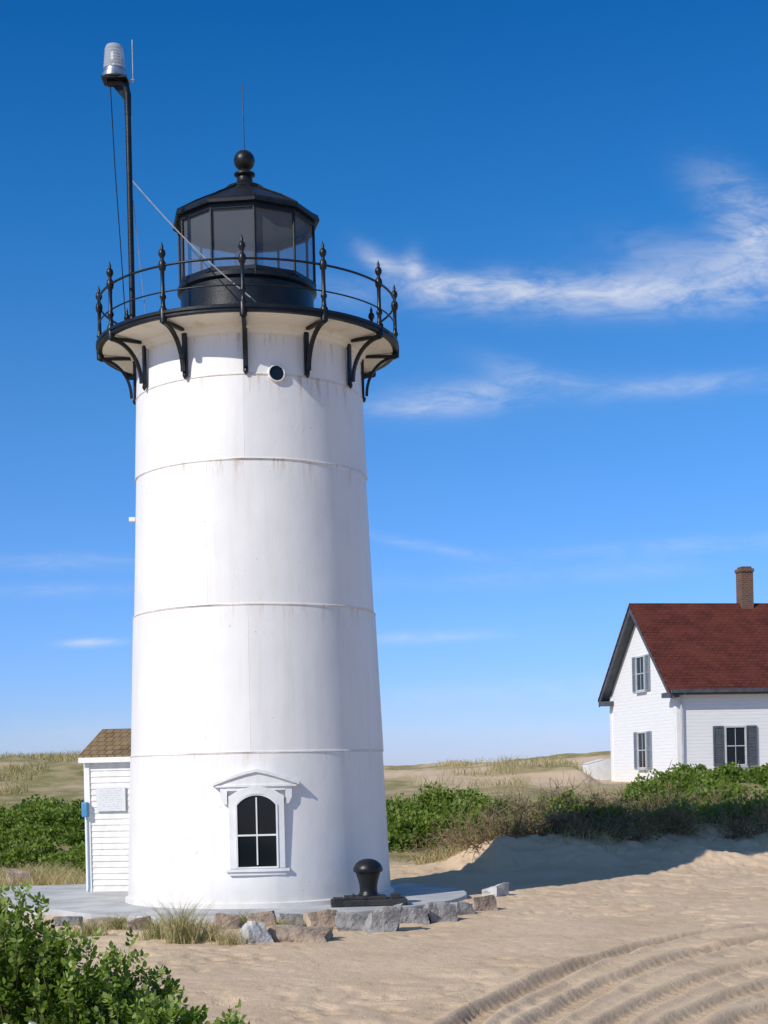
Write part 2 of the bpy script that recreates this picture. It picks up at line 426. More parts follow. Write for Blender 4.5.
for j in (1,2,3):
    z0,z1=zz[j]+.02,zz[j+1]-.03; ph=platephase((z0+z1)/2)
    for k in range(4):
        a=ph+R(PA)*k
        pts=[]
        for dz in (z0,z1):
            for da,dr in ((-.0035,-.004),(-.0025,.0018),(.0025,.0018),(.0035,-.004)):
                r=rad(dz)+dr; pts.append((r*math.sin(a+da),-r*math.cos(a+da),dz))
        b.add(pts,[(0,1,5,4),(1,2,6,5),(2,3,7,6)])
b.build('tower_wall',TOWER,LH,smooth=30)
b=MB()
Mx=Matrix.Rotation(R(-90),4,'Z')
b.box((0,-(rad(6.1)+.03),6.1),(.12,.10,.07),Mx)
b.build('vent',WHITE,LH,bevel=.01)

GAL=empty('gallery',(0,0,0),0,LH)
MB().lathe([(1.77,8.58),(1.82,8.60),(1.83,8.64),(1.88,8.66),(1.89,8.71),(2.33,8.755),(2.33,8.78),(1.5,8.78)],96).build('cornice',CREAM,GAL,smooth=30)
MB().lathe([(2.325,8.745),(2.39,8.745),(2.40,8.755),(2.40,8.79),(2.425,8.80),(2.425,8.84),(2.41,8.85),(1.0,8.85),(1.0,8.81),(2.325,8.81)],96,closed=True).build('deck',BLACK,GAL,smooth=35)
b=MB()
def ring(b,r,z,t,n=96,k=8):
    prof=[(r+t*math.cos(2*math.pi*i/k),z+t*math.sin(2*math.pi*i/k)) for i in range(k)]
    b.lathe(prof,n,closed=True)
ring(b,2.37,9.52,.018); b.build('handrail',BLACK,GAL,smooth=60)
b=MB(); ring(b,2.37,9.13,.012); b.build('lower_rail',BLACK,GAL,smooth=60)
pb=MB().lathe([(.055,8.68),(.06,8.87),(.040,8.90),(.032,8.95),(.032,9.02),(.048,9.04),(.048,9.07),(.032,9.10),(.028,9.3),(.032,9.44),(.05,9.46),(.058,9.52),(.05,9.57),(.028,9.60),(.026,9.63),(.05,9.67),(.055,9.70),(.045,9.74),(.02,9.77),(.026,9.80),(.014,9.83),(.0,9.88)],12,c=(0,-2.375,0))
post=pb.build('railing_post',BLACK,GAL,smooth=50,rot=(0,0,R(-1.5)))
bb=MB()
bb.box((0,-2.10,8.695),(.065,.60,.045))
bb.box((0,-1.832,8.34),(.075,.045,.68))
def bar(bb,pts,w,t):
    for i in range(len(pts)-1):
        (r0,z0),(r1,z1)=pts[i],pts[i+1]
        d=Vector((0,-(r1-r0),z1-z0)); nrm=Vector((0,d.z,-d.y)).normalized()*t
        vs=[]
        for (r,z) in ((r0,z0),(r1,z1)):
            for sx in(-w,w):
                for sg in(-1,1): vs.append((sx,-r+nrm.y*sg,z+nrm.z*sg))
        bb.add(vs,[(0,1,3,2),(4,6,7,5),(0,4,5,1),(2,3,7,6),(0,2,6,4),(1,5,7,3)])
bar(bb,[(2.38-.49*math.sin(R(90)*i/12),8.06+.62*math.cos(R(90)*i/12)) for i in range(13)],.030,.023)
bb.lathe([(.0,7.95),(.026,7.98),(.034,8.01),(.026,8.04)],10,c=(0,-1.845,0))
brk=bb.build('bracket',BLACK,GAL,rot=(0,0,R(-1.5)),bevel=.004)
for k in range(1,12):
    for src in (post,brk):
        c=src.copy(); c.rotation_euler=(0,0,R(-1.5+30*k)); c.parent=GAL; COL.objects.link(c)

LAN=empty('lantern_room',(0,0,0),0,LH)
MB().lathe([(1.08,8.83),(1.07,8.90),(1.07,9.66),(1.12,9.70),(1.12,9.76),(1.08,9.78),(.2,9.78)],60).build('parapet',BLACK,LAN,smooth=35)
n=10; ph=R(7)
b=MB()
for i in range(n):
    a=ph+i*R(36); x,y=1.10*math.sin(a),-1.10*math.cos(a)
    b.tube([(x,y,9.7),(x,y,10.84)],.024,6)
def poly_ring(b,r,z0,z1,t):
    prof=[(r,z0),(r,z1),(r-t,z1),(r-t,z0)]
    b.lathe(prof,n,closed=True,phase=ph)
poly_ring(b,1.125,9.78,9.84,.06); poly_ring(b,1.125,10.74,10.84,.06)
b.build('glazing_frame',BLACK,LAN)
b=MB()
vs=[];fs=[]
for i in range(n):
    a=ph+i*R(36)
    for z in (9.79,10.79): vs.append((1.085*math.sin(a),-1.085*math.cos(a),z))
for i in range(n): j=(i+1)%n; fs.append((2*i,2*j,2*j+1,2*i+1))
b.add(vs,fs).build('glass',LGLASS,LAN)
rb=MB().lathe([(1.0,10.83),(1.18,10.81),(1.20,10.82),(1.20,10.87),(1.17,10.91),(.85,11.09),(.5,11.27),(.30,11.38),(.28,11.41)],n,phase=ph)
roof=rb.build('roof',BLACK,LAN)
rb2=MB()
for i in range(n):
    a=ph+i*R(36)
    rb2.tube([(r*math.sin(a),-r*math.cos(a),z+.01) for r,z in [(1.18,10.89),(.85,11.09),(.5,11.27),(.30,11.38)]],.016,6)
rb2.build('roof_rib',BLACK,roof)
MB().lathe([(.30,11.38),(.31,11.42),(.25,11.45),(.17,11.48),(.13,11.53),(.12,11.60),(.17,11.63),(.17,11.66),(.08,11.68),(.08,11.71)]+[(.17*math.sin(R(t)),11.87-.17*math.cos(R(t))) for t in range(36,181,12)],28).build('ventilator_ball',BLACK,roof,smooth=45)
MB().tube([(0,0,12.0),(0,0,12.06),(0,0,12.6),(0,0,13.12)],[.02,.012,.009,.005],6).build('lightning_rod',BLACK,roof)
MB().lathe([(.06,9.75),(.06,9.95),(.16,9.97),(.19,10.05),(.19,10.36),(.12,10.44),(.04,10.47)],20).build('optic',GREY_METAL,LAN,smooth=40)

def archpts(hw,z0,spring,rise,n=12):
    Rr=(hw*hw+rise*rise)/(2*rise); cz=spring+rise-Rr; a0=math.asin(hw/Rr)
    return [(-hw,z0)]+[(Rr*math.sin(-a0+2*a0*i/n),cz+Rr*math.cos(-a0+2*a0*i/n)) for i in range(n+1)]+[(hw,z0)]
WIN=empty('window',(0,0,0),R(-1),LH)
inn=archpts(.31,.59,1.53,.16)
out=[(-.41,.59)]+[(x*.41/.31,max(z+.11,1.66)) for x,z in inn[1:-1]]+[(.41,.59)]
BR=2.05
MB().frame_xz(inn,out,-2.135,-1.95).bend(BR).build('window_frame',WHITE,WIN,bevel=.004)
inn2=archpts(.285,.615,1.528,.142)
MB().frame_xz(inn2,inn,-2.125,-2.07).box((0,-2.108,.602),(.62,.03,.024)).box((0,-2.112,1.08),(.57,.022,.026)).box((0,-2.112,1.14),(.020,.020,1.0)).build('sash',WHITE,WIN)
MB().extrude_xz(archpts(.30,.60,1.53,.15),-2.102,-2.08).build('pane',WGLASS,WIN)
def gbox(x0,x1,y0,y1,z0,z1,k=8):
    b=MB()
    for i in range(k):
        a=x0+(x1-x0)*i/k; c=x0+(x1-x0)*(i+1)/k
        vs=[(a,y0,z0),(c,y0,z0),(c,y0,z1),(a,y0,z1),(a,y1,z0),(c,y1,z0),(c,y1,z1),(a,y1,z1)]
        f=[(0,1,2,3),(3,2,6,7),(1,0,4,5)]
        if i==0: f.append((0,3,7,4))
        if i==k-1: f.append((1,5,6,2))
        b.add(vs,f)
    return b
sb=gbox(-.47,.47,-2.145,-1.95,.54,.585); s2=gbox(-.42,.42,-2.12,-1.95,.49,.535); sb.add(s2.v,s2.f); sb.bend(BR).build('sill',WHITE,WIN)
hb=MB()
top=[(-.64,1.86),(-.58,1.885),(-.42,1.945),(-.28,1.99),(-.14,2.03),(0,2.06),(.14,2.03),(.28,1.99),(.42,1.945),(.58,1.885),(.64,1.86)]
k=len(top)
vs=[(x,-2.15,z-.045) for x,z in top]+[(x,-2.15,z) for x,z in top]+[(x,-1.9,z-.045) for x,z in top]+[(x,-1.9,z) for x,z in top]
fs=[]
for i in range(k-1):
    j=i+1; fs+=[(i,j,k+j,k+i),(k+i,k+j,3*k+j,3*k+i),(i,2*k+i,2*k+j,j)]
fs+=[(0,k,3*k,2*k),(k-1,3*k-1,4*k-1,2*k-1)]
hb.add(vs,fs)
vs=[(x,-2.115,1.80) for x,z in top[1:-1]]+[(x,-2.115,z-.043) for x,z in top[1:-1]]; k2=len(top)-2
hb.add(vs,[(i,i+1,k2+i+1,k2+i) for i in range(k2-1)])
t=gbox(-.60,.60,-2.135,-1.95,1.795,1.825); hb.add(t.v,t.f); t=gbox(-.43,.43,-2.115,-1.95,1.74,1.792); hb.add(t.v,t.f)
for s in(-1,1):
    hb.extrude_xz([(s*.43,1.54),(s*.43,1.792),(s*.53,1.792),(s*.53,1.64),(s*.48,1.54)],-2.11,-1.95)
hb.bend(BR).build('hood',WHITE,WIN)
PH=empty('porthole',(0,0,0),R(13),LH)
Mr=Matrix.Translation((0,-rad(7.99)+.006,7.99))@Matrix.Rotation(R(90),4,'X')
MB().lathe([(.112,-.05),(.112,.035),(.126,.035),(.132,.02),(.132,-.05)],28,closed=True,M=Mr).build('porthole_frame',TOWER,PH,smooth=40)
MB().lathe([(0,.014),(.118,.014),(.118,-.02),(0,-.02)],28,M=Mr).build('porthole_glass',WGLASS,PH)

# ------------------------------------------------------------ beacon mast
BM=empty('beacon_mast',(-3.67,23.6,8.85)); tag(BM,'black steel mast with a clear beacon lamp standing on the gallery','mast')
MB().lathe([(.11,0),(.11,.03),(.055,.04),(.055,.12),(.04,.14)],14).tube([(0,0,.0),(0,0,3.2)],.045,12).tube([(0,0,3.2),(0,0,3.52),(-.03,0,3.66),(-.10,0,3.70),(-.3,0,3.70)],[.05,.055,.06,.06,.055],10).build('pole',BLACK,BM,smooth=40)
MB().box((-.18,0,3.74),(.38,.30,.035)).extrude_xz([(-.28,3.72),(.02,3.72),(.02,3.35)],-.012,.012).build('lamp_bracket',BLACK,BM)
MB().lathe([(.17,3.758),(.19,3.77),(.19,3.83),(.165,3.85),(.165,3.90)],24,c=(-.19,0,0)).build('lamp_base',GREY_METAL,BM,smooth=40)
MB().lathe([(.175,3.90)]+[(.172-.006*(i%2)-.0022*i,3.91+.024*i) for i in range(14)]+[(.12,4.26),(.06,4.29),(0,4.30)],24,c=(-.19,0,0)).build('beacon_lens',BGLASS,BM,smooth=20)
MB().lathe([(.05,3.9),(.05,4.0),(.09,4.02),(.09,4.14),(.04,4.2)],14,c=(-.19,0,0)).build('lamp_core',GREY_METAL,BM)
MB().tube([(.09,0,3.7),(.09,0,4.35)],.010,6).box((.05,0,3.74),(.12,.03,.02)).build('antenna',GREY_METAL,BM)
p0=Vector((.03,0,2.22)); p1=Vector((1.95,-.85,.06))
MB().tube([p0.lerp(p1,i/10)-Vector((0,0,.10*math.sin(math.pi*i/10))) for i in range(11)],.010,5).build('stay_wire',STEEL_WIRE,BM)
MB().tube([(-.26,0,3.7),(-.22,.02,2.4),(-.16,.02,1.2),(-.12,.1,.02)],.008,5).build('cable',BLACK,BM)
MB().tube([(.05,0,1.9),(.12,.05,1.0),(.2,.1,.02)],.006,5).build('cable',STEEL_WIRE,BM)

# ------------------------------------------------------------ shed
SH=empty('shed',(-5.19,27.0,-.02),R(-8)); tag(SH,'small white clapboard shed with brown shingle roof beside the tower','shed')
W,D,E=1.95,2.5,2.36; rz=2.36+1.37*.38
b=MB()
pitch=.105
def clap(b,x0,x1,M=None,y=0):
    z=.02
    while z<E-.01:
        z1=min(z+pitch,E)
        b.add([(x0,y-.020,z),(x1,y-.020,z),(x1,y-.006,z1),(x0,y-.006,z1),(x0,y+.0,z),(x1,y+.0,z)],[(0,1,2,3),(4,5,1,0)],M); z=z1
b.extrude_xz([(0,0),(W,0),(W,E),(0,E)],0,D)
clap(b,0.07,W-.07)
Ml=Matrix.Translation((0,D,0))@Matrix.Rotation(R(-90),4,'Z'); clap(b,.07,D-.07,Ml)
b.add([(0,0,E),(0,D,E),(0,D/2,rz-.12),(W,0,E),(W,D,E),(W,D/2,rz-.12)],[(0,1,2),(3,5,4)])
b.build('wall',SHEDP,SH)
MB().box((.03,-.014,E/2),(.08,.05,E)).box((-.018,.03,E/2),(.04,.08,E)).build('corner_board',WHITE,SH)
MB().box((W-.03,-.014,E/2),(.08,.05,E)).build('corner_board',WHITE,SH)
MB().box((W/2,-.02,E-.05),(W-.14,.04,.1)).build('frieze_board',WHITE,SH)
ov=.12
def gable(b,x0,x1,y0,ym,y1,ze,zr,t):
    pr=[(y0,ze),(ym,zr),(y1,ze),(y1,ze-t),(ym,zr-t*1.3),(y0,ze-t)]
    vs=[(x,y,z) for x in(x0,x1) for y,z in pr]
    b.add(vs,[(0,1,7,6),(1,2,8,7),(2,3,9,8),(3,4,10,9),(4,5,11,10),(5,0,6,11),(0,5,4,1),(1,4,3,2),(6,7,10,11),(7,8,9,10)])
b=MB(); gable(b,-.1,W+.1,-ov,D/2,D+ov,E+.02,rz,.05); b.build('roof',ROOFBRN,SH)
MB().box((W/2,-ov+.0,E-.055),(W+.18,.03,.09)).build('fascia',WHITE,SH)
MB().box((.0,-.09,1.45),(.11,.11,.26)).build('meter_box',BLUE,SH,bevel=.02)
MB().tube([(.02,-.06,1.30),(.02,-.06,.1),(.0,-.06,.0)],.011,6).build('conduit',PIPE,SH)
m,nt,p=newmat('notice_panel'); co=objco(nt); sep=N(nt,'ShaderNodeSeparateXYZ'); L(nt,co,sep.inputs[0])
st=mth(nt,'GREATER_THAN',mth(nt,'FRACT',mth(nt,'MULTIPLY',sep.outputs[2],26.0)),.55)
br=mth(nt,'GREATER_THAN',noise(nt,co,28,1),.47)
inx=mth(nt,'LESS_THAN',mth(nt,'ABSOLUTE',sep.outputs[0]),.2)
L(nt,mixc(nt,mth(nt,'MULTIPLY',mth(nt,'MULTIPLY',mth(nt,'MULTIPLY',st,br),inx),.5),(.66,.66,.65),(.36,.38,.42)),p.inputs['Base Color'])
NS=MB().box((0,0,0),(.52,.02,.42)).build('notice_sign',m,bevel=.004)
NS.location=(-5.19+.45*math.cos(R(8)),27.0-.45*math.sin(R(8))-.05,1.60); NS.rotation_euler=(0,0,R(-8)); tag(NS,'pale printed notice panel fixed to the white shed wall','sign')

# ------------------------------------------------------------ house
HO=empty('house',(10.8,57,1.15),R(11.9)); tag(HO,'white clapboard house with maroon shingle roof, shutters and brick chimney','house')
HL,HD=13.0,6.9; ridge=8.27-1.15; eave=4.70-1.15; sl=(ridge-eave)/(HD/2+.35)
wt=eave+.35*sl-.22
b=MB()
pr=[(0,-.6),(0,wt),(HD/2,ridge-.28),(HD,wt),(HD,-.6)]
b.add([(x,y,z) for x in (0,HL) for y,z in pr],[(0,1,2,3,4),(5,9,8,7,6),(0,5,6,1),(4,3,8,9),(0,4,9,5)])
b.build('wall',CLAP,HO)
b=MB(); gable(b,-.42,HL+.4,-.35,HD/2,HD+.35,eave,ridge,.10); hroof=b.build('roof',ROOFRED,HO)
b=MB(); gable(b,-.40,-.34,-.33,HD/2,HD+.33,eave-.105,ridge-.135,.20)
gable(b,-.33,-.004,-.31,HD/2,HD+.31,eave-.15,ridge-.18,.05); b.build('rake_board',DARKTRIM,HO)
MB().box((HL/2,-.40,eave-.06),(HL+.7,.12,.13)).build('gutter',DARKTRIM,HO)
MB().box((HL/2,-.17,eave-.16),(HL+.3,.33,.05)).build('soffit',DARKTRIM,HO)
MB().box((-.2,.05,eave-.19),(.42,.7,.18)).build('eave_return',DARKTRIM,HO)
MB().box((-.2,HD-.05,eave-.19),(.42,.7,.18)).build('eave_return',DARKTRIM,HO)
MB().box((.07,-.015,wt/2),(.17,.05,wt)).box((-.018,.09,wt/2),(.045,.17,wt)).build('corner_board',WHITE,HO)
MB().box((-.018,HD-.08,wt/2),(.045,.17,wt)).build('corner_board',WHITE,HO)
MB().tube([(.22,-.33,eave-.1),(.16,-.1,eave-.45),(.16,-.09,.2)],.033,8).build('downspout',PALEPIPE,HO)
MB().box((4.43,HD/2,ridge+.5),(.50,.50,1.6)).box((4.43,HD/2,ridge+1.28),(.57,.57,.13)).box((4.43,HD/2,ridge+1.38),(.42,.42,.1)).build('chimney',BRICK,hroof)
b=MB()
x0=6.6
b.add([(x0-1.6,HD/2-.1,ridge-1.5),(x0,HD/2-.1,ridge+.08),(x0+1.6,HD/2-.1,ridge-1.5),(x0-1.6,HD+2.5,ridge-1.5),(x0,HD+2.5,ridge+.08),(x0+1.6,HD+2.5,ridge-1.5)],[(0,1,4,3),(1,2,5,4),(0,2,1),(3,4,5),(0,3,5,2)])
b.build('rear_roof',ROOFRED,hroof)
def house_window(M,w,h,sm):
    e=bpy.data.objects.new('window',None); COL.objects.link(e); e.parent=HO; e.matrix_local=M; e.empty_display_size=.2
    MB().box((0,-.03,0),(w-.04,.02,h-.04)).build('pane',WGLASS,e)
    b=MB()
    for s in(-1,1):
        b.box((s*(w/2),-.045,0),(.06,.09,h+.06)); b.box((0,-.046,s*(h/2)),(w+.06-.122,.09,.06))
    b.box((0,-.046,0),(w-.062,.03,.035)); b.box((0,-.047,0),(.015,.022,h-.062))
    b.box((0,-.075,-h/2-.06),(w+.18,.10,.04))
    b.build('window_frame',SASHW,e)
    for s in(-1,1):
        b=MB(); sw=.42; cx=s*(w/2+.05+sw/2)
        b.box((cx-sw/2+.03,-.035,0),(.06,.05,h+.06)); b.box((cx+sw/2-.03,-.035,0),(.06,.05,h+.06))
        for zz_ in(-h/2,0,h/2): b.box((cx,-.034,zz_),(sw-.122,.05,.07))
        k=int(h/.07)
        for i in range(k):
            z=-h/2+.07+i*(h-.1)/k
            b.add([(cx-sw/2+.06,-.05,z),(cx+sw/2-.06,-.05,z),(cx+sw/2-.06,-.015,z+.05),(cx-sw/2+.06,-.015,z+.05)],[(0,1,2,3)])
        b.build('shutter',sm,e)
def wy(x,z): return Matrix.Translation((x,0,z))
def wx(y,z): return Matrix.Translation((0,y,z))@Matrix.Rotation(R(-90),4,'Z')
house_window(wy(2.28,2.6-1.15),.80,1.42,SHUTTER)
house_window(wy(5.6,2.6-1.15),.80,1.42,SHUTTER)
house_window(wx(3.35,2.54-1.15),.85,1.38,SHUTTER_L)
house_window(wx(3.35,5.52-1.15),.85,1.32,SHUTTER_L)
BH=empty('cellar_bulkhead',(9.1,65.2,1.95),R(12)); tag(BH,'low white sloping bulkhead on the grass behind the house','bulkhead')
MB().extrude_xz([(-.8,-.6),(-.8,.06),(.1,.28),(.9,.28),(.9,-.6)],-.6,.6).build('bulkhead_frame',WHITE,BH,bevel=.02)
MB().add([(-.75,-.5,.095),(.08,-.5,.298),(.08,.5,.298),(-.75,.5,.095)],[(0,1,2,3)]).build('bulkhead_door',WHITE,BH)

# ------------------------------------------------------------ bollard
BO=empty('mooring_bollard',(-.27,22.95,0),R(4)); tag(BO,'black iron mooring bollard with rounded cap on a dark timber base','bollard')
b=MB()
b.box((0,0,.05),(1.12,.38,.10)); b.box((-.05,.0,.125),(.62,.30,.05)); b.box((-.45,-.02,.115),(.16,.25,.03)); b.box((.40,.02,.13),(.14,.2,.06))
for x,y in ((-.22,-.1),(.13,-.1),(-.22,.1),(.13,.1)): b.lathe([(.02,.15),(.02,.17),(0,.175)],6,c=(x,y,0))
b.build('base',TIMBER,BO,bevel=.012)
MB().lathe([(.155,.15),(.155,.17),(.135,.19),(.13,.23),(.132,.30),(.15,.38),(.175,.46),(.185,.49),(.215,.505),(.222,.53),(.215,.565),(.185,.62),(.13,.665),(.06,.69),(0,.695)],32,c=(-.0,0,0)).build('bollard_head',BLACK,BO,smooth=50)

# ------------------------------------------------------------ stones
def stone(px,py,w,d,h,rz,mat,label,seed,point=False):
    rr=random.Random(seed)
    import bmesh
    bm=bmesh.new(); bmesh.ops.create_cube(bm,size=1)
    bmesh.ops.subdivide_edges(bm,edges=bm.edges,cuts=7,use_grid_fill=True)
    off=[rr.uniform(0,50) for _ in range(3)]
    tl=(rr.uniform(-.3,.3),rr.uniform(-.4,.05)); shx=rr.uniform(-.2,.2); tp=rr.uniform(.05,.25)
    for v in bm.verts:
        c=v.co.copy()
        sph=c.normalized()*.52
        c2=c.lerp(sph,.14)
        n1=float(vn(np.array([c.x*2.5+off[0]+c.z*1.7]),np.array([c.y*2.5+off[1]-c.z*2.1]))[0])-.5
        n2=float(vn(np.array([c.x*6+off[1]+c.z*4]),np.array([c.y*6+off[2]+c.z*3]))[0])-.5
        c2=c2*(1+.34*n1+.13*n2)
        if point and c.z>0: c2.x*= (1-.9*c.z); c2.y*=(1-.7*c.z)
        c2.x=c2.x*(1-tp*(c2.z+.5)*.6)+shx*(c2.z)
        zz=c2.z+ (tl[0]*c2.x+tl[1]*c2.y)*(c2.z>0)
        v.co=(c2.x*w,c2.y*d,zz*h)
    me=bpy.data.meshes.new('stone_block'); bm.to_mesh(me); bm.free()
    me.polygons.foreach_set('use_smooth',[True]*len(me.polygons)); me.set_sharp_from_angle(angle=R(24))
    me.materials.append(mat)
    o=bpy.data.objects.new('stone_block',me); COL.objects.link(o)
    x,y=G(px,py); o.location=(x,y+d/2,-.09+h*.28); o.rotation_euler=(0,0,rz)
    tag(o,label,'stone','stones edging the concrete slab')
GL='rough grey granite block on the sand edging the concrete slab'
TL='flat tan sandstone block on the sand edging the concrete slab'
PL='pale pointed stone lying on the sand beside the slab'
sts=[(254,945,.38,.34,.34,.4,STONE_C,PL,1,True),(297,942,.84,.34,.22,.02,STONE_B,TL,2),(323,930,.42,.3,.30,.2,STONE_B,TL,3),
(353,930,.46,.30,.22,-.08,STONE_A,GL,4),(384,931,.44,.34,.36,.1,STONE_A,GL,5),(413,923,.46,.30,.22,.15,STONE_A,GL,6),(441,921,.40,.32,.30,.25,STONE_A,GL,7),
(480,911,.46,.38,.24,.5,STONE_B,TL,8),(496,897,.36,.34,.22,.8,STONE_C,'pale grey granite block on the sand beside the slab',9),(462,915,.30,.26,.22,.4,STONE_A,GL,17),
(103,930,.55,.32,.18,-.1,STONE_B,TL,10),(66,926,.38,.3,.15,.1,STONE_A,GL,11),(226,930,.36,.28,.22,.2,STONE_B,TL,12),(135,930,.34,.26,.17,.5,STONE_B,TL,13),(262,927,.42,.3,.24,.0,STONE_B,TL,14),(290,927,.34,.26,.2,.1,STONE_A,GL,18),
(18,888,.5,.35,.40,.3,STONE_B,'tan boulder among the dry grass',15)]
for s in sts: stone(*s)
DW=MB().tube([(0,0,0),(.02,.02,.2),(.0,.05,.38),(.05,.04,.52)],[.06,.055,.045,.025],9).tube([(.01,.02,.2),(-.12,0,.34),(-.16,-.02,.48)],[.035,.028,.014],7).build('driftwood_stump',DRIFT,smooth=50)
DW.location=(-2.28,9.65,-.05); tag(DW,'pale bleached driftwood stump beneath the rose bushes','driftwood')
DW2=DW.copy(); DW2.location=(-2.40,9.6,-.02); DW2.rotation_euler=(0,.3,1.9); DW2.name='driftwood_stump'; COL.objects.link(DW2)

# ------------------------------------------------------------ foliage
def unit(v): return v/np.linalg.norm(v,axis=-1,keepdims=True)
def leaves(C,out,size,rg,wr=.6,spread=1.0):
    n=len(C)
    A=unit(out+spread*rg.normal(size=(n,3))); B=unit(np.cross(A,rg.normal(size=(n,3))))
    s=size[:,None]; Nn=np.cross(A,B)
    return np.stack([C-A*s*.5,C+B*s*wr*.5-A*s*.05+Nn*s*.06,C+A*s*.5,C-B*s*wr*.5-A*s*.05+Nn*s*.06],1)
def thicket(name,blobs,dens,size,mat,seed,tbias=0,up=.3,wr=.6):
    rg=np.random.default_rng(seed); Vs=[];T=[]
    for (x,y,r,h) in blobs:
        n=int(dens*r*(h+r))
        d=unit(rg.normal(size=(n,3))); d[:,2]=np.abs(d[:,2])*1.0-.12
        lump=.60+.7*vn(d[:,0]*2.6+x*3,d[:,1]*2.6+d[:,2]*2.2+y*2,seed)+.3*(vn(d[:,0]*7+x,d[:,1]*7+d[:,2]*6,seed+3)-.5)
        q=rg.random(n)**.28*lump
        gz=H1(x,y)
        C=np.stack([x+d[:,0]*r*q,y+d[:,1]*r*q,gz+d[:,2]*h*q],1)
        Vs.append(leaves(C,d*1.0+np.array([0,0,up]),size*(.6+.8*rg.random(n)),rg,wr))
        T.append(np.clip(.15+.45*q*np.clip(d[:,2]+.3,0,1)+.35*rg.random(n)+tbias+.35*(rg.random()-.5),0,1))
    return npmesh(name,np.concatenate(Vs),4,mat,np.concatenate(T))
def blades(pts,hgt,wid,lean,rg):
    n=len(pts); az=rg.random(n)*2*math.pi; ln=lean*(.3+.9*rg.random(n)); h=hgt*(.4+.8*rg.random(n))
    D=np.stack([np.cos(az)*ln,np.sin(az)*ln,np.ones(n)],1)
    S=unit(np.cross(D,rg.normal(size=(n,3))))*wid
    P0=pts; P1=pts+D*h[:,None]*.55; D2=D.copy(); D2[:,:2]*=2.2; D2[:,2]*=.8
    P2=P1+D2*h[:,None]*.45
    q1=np.stack([P0-S*.5,P0+S*.5,P1+S*.4,P1-S*.4],1); q2=np.stack([P1-S*.4,P1+S*.4,P2+S*.06,P2-S*.06],1)
    return np.concatenate([q1,q2])
def grass(name,pts,hgt,wid,lean,seed,tb=.0):
    rg=np.random.default_rng(seed); q=blades(pts,hgt,wid,lean,rg); n=len(pts)
    t=np.clip(rg.random(n)*.9+tb,0,1)
    return npmesh(name,q,4,GRASS,np.concatenate([t,t]))
def scatter(n,x0,x1,y0,y1,seed,thr=.0,sc=.5):
    rg=np.random.default_rng(seed); x=rg.uniform(x0,x1,n); y=rg.uniform(y0,y1,n)
    if thr>0:
        k=fbm(x*sc,y*sc,seed,3)>thr; x=x[k];y=y[k]
    return np.stack([x,y,H(x,y,False)-.02],1)
rr=random.Random(5)
bl=[]
for i in range(90):
    x=rr.uniform(7,21); y=rr.uniform(35.0,50)
    if x/y>.29 or x/y<.165: continue
    bl.append((x,y,rr.uniform(.5,1.0),rr.uniform(.4,.75)))
for i in range(26):
    y=rr.uniform(34.2,37.5); x=rr.uniform(.16,.27)*y; bl.append((x,y,rr.uniform(.35,.75),rr.uniform(.35,.7)))
for i in range(30):
    y=rr.uniform(36.5,42); x=rr.uniform(.002,.075)*y; bl.append((x,y,rr.uniform(.6,.9),rr.uniform(.7,1.0)))
for i in range(30):
    y=rr.uniform(33.8,41); x=rr.uniform(.05,.17)*y; bl.append((x,y,rr.uniform(.35,.65),rr.uniform(.45,.8)))
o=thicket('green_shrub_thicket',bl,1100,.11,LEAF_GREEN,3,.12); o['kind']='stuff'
bl=[(rr.uniform(-16,-6.0),rr.uniform(33.0,45),rr.uniform(.5,1.0),rr.uniform(.35,.75)) for i in range(85)]
bl=[q for q in bl if q[0]/q[1]>-.33 and q[0]/q[1]<-.14]
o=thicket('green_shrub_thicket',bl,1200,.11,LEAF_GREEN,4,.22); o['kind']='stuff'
bl=[]
for i in range(44):
    y=rr.uniform(32.4,38); x=rr.uniform(.045,.19)*y
    bl.append((x,y,rr.uniform(.35,.8),rr.uniform(.35,.85)*(1 if y>33.6 else .6)))
for i in range(16):
    y=rr.uniform(32.4,37); x=rr.uniform(.17,.27)*y
    bl.append((x,y,rr.uniform(.3,.6),rr.uniform(.25,.55)))
bl+=[(1.9,32.1,.6,.5),(2.6,32.2,.6,.5),(1.2,33.5,.5,.6),(3.1,32.6,.5,.5),(3.9,31.9,.4,.35),(5.3,32.1,.4,.35)]
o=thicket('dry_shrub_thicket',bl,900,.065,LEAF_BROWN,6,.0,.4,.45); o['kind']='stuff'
tw=[]
rg=np.random.default_rng(9)
for (x,y,r,h) in bl:
    for s_ in range(13):
        a=rg.random()*6.28; el_=rg.uniform(.1,1.2); ln=rg.uniform(.55,1.1)
        d=np.array([math.cos(a)*math.cos(el_)*r*1.4,math.sin(a)*math.cos(el_)*r*1.4,math.sin(el_)*h*1.2])*ln
        prev=np.array([x+rg.normal()*.15,y+rg.normal()*.15,H1(x,y)])
        for k in range(5):
            nx_=prev+d/5+rg.normal(size=3)*.06
            tw.append((prev,nx_,.012-.002*k))
            for _ in range(2):
                e=nx_+ (d/np.linalg.norm(d)*.12+rg.normal(size=3)*.12)
                tw.append((nx_,e,.005)); e2=e+(e-nx_)*.6+rg.normal(size=3)*.05; tw.append((e,e2,.003))
            prev=nx_
A=np.array([t[0] for t in tw]);Bq=np.array([t[1] for t in tw]);Wd=np.array([t[2] for t in tw])[:,None]*1.4
S=unit(np.cross(Bq-A,rg.normal(size=A.shape)))
q=np.stack([A-S*Wd,A+S*Wd,Bq+S*Wd*.7,Bq-S*Wd*.7],1)
npmesh('bare_twigs',q,4,BARK)['kind']='stuff'
P=np.concatenate([scatter(50000,-26,-6,44,76,31,thr=.47,sc=.3),scatter(40000,-2,22,42,80,32,thr=.55,sc=.3)])
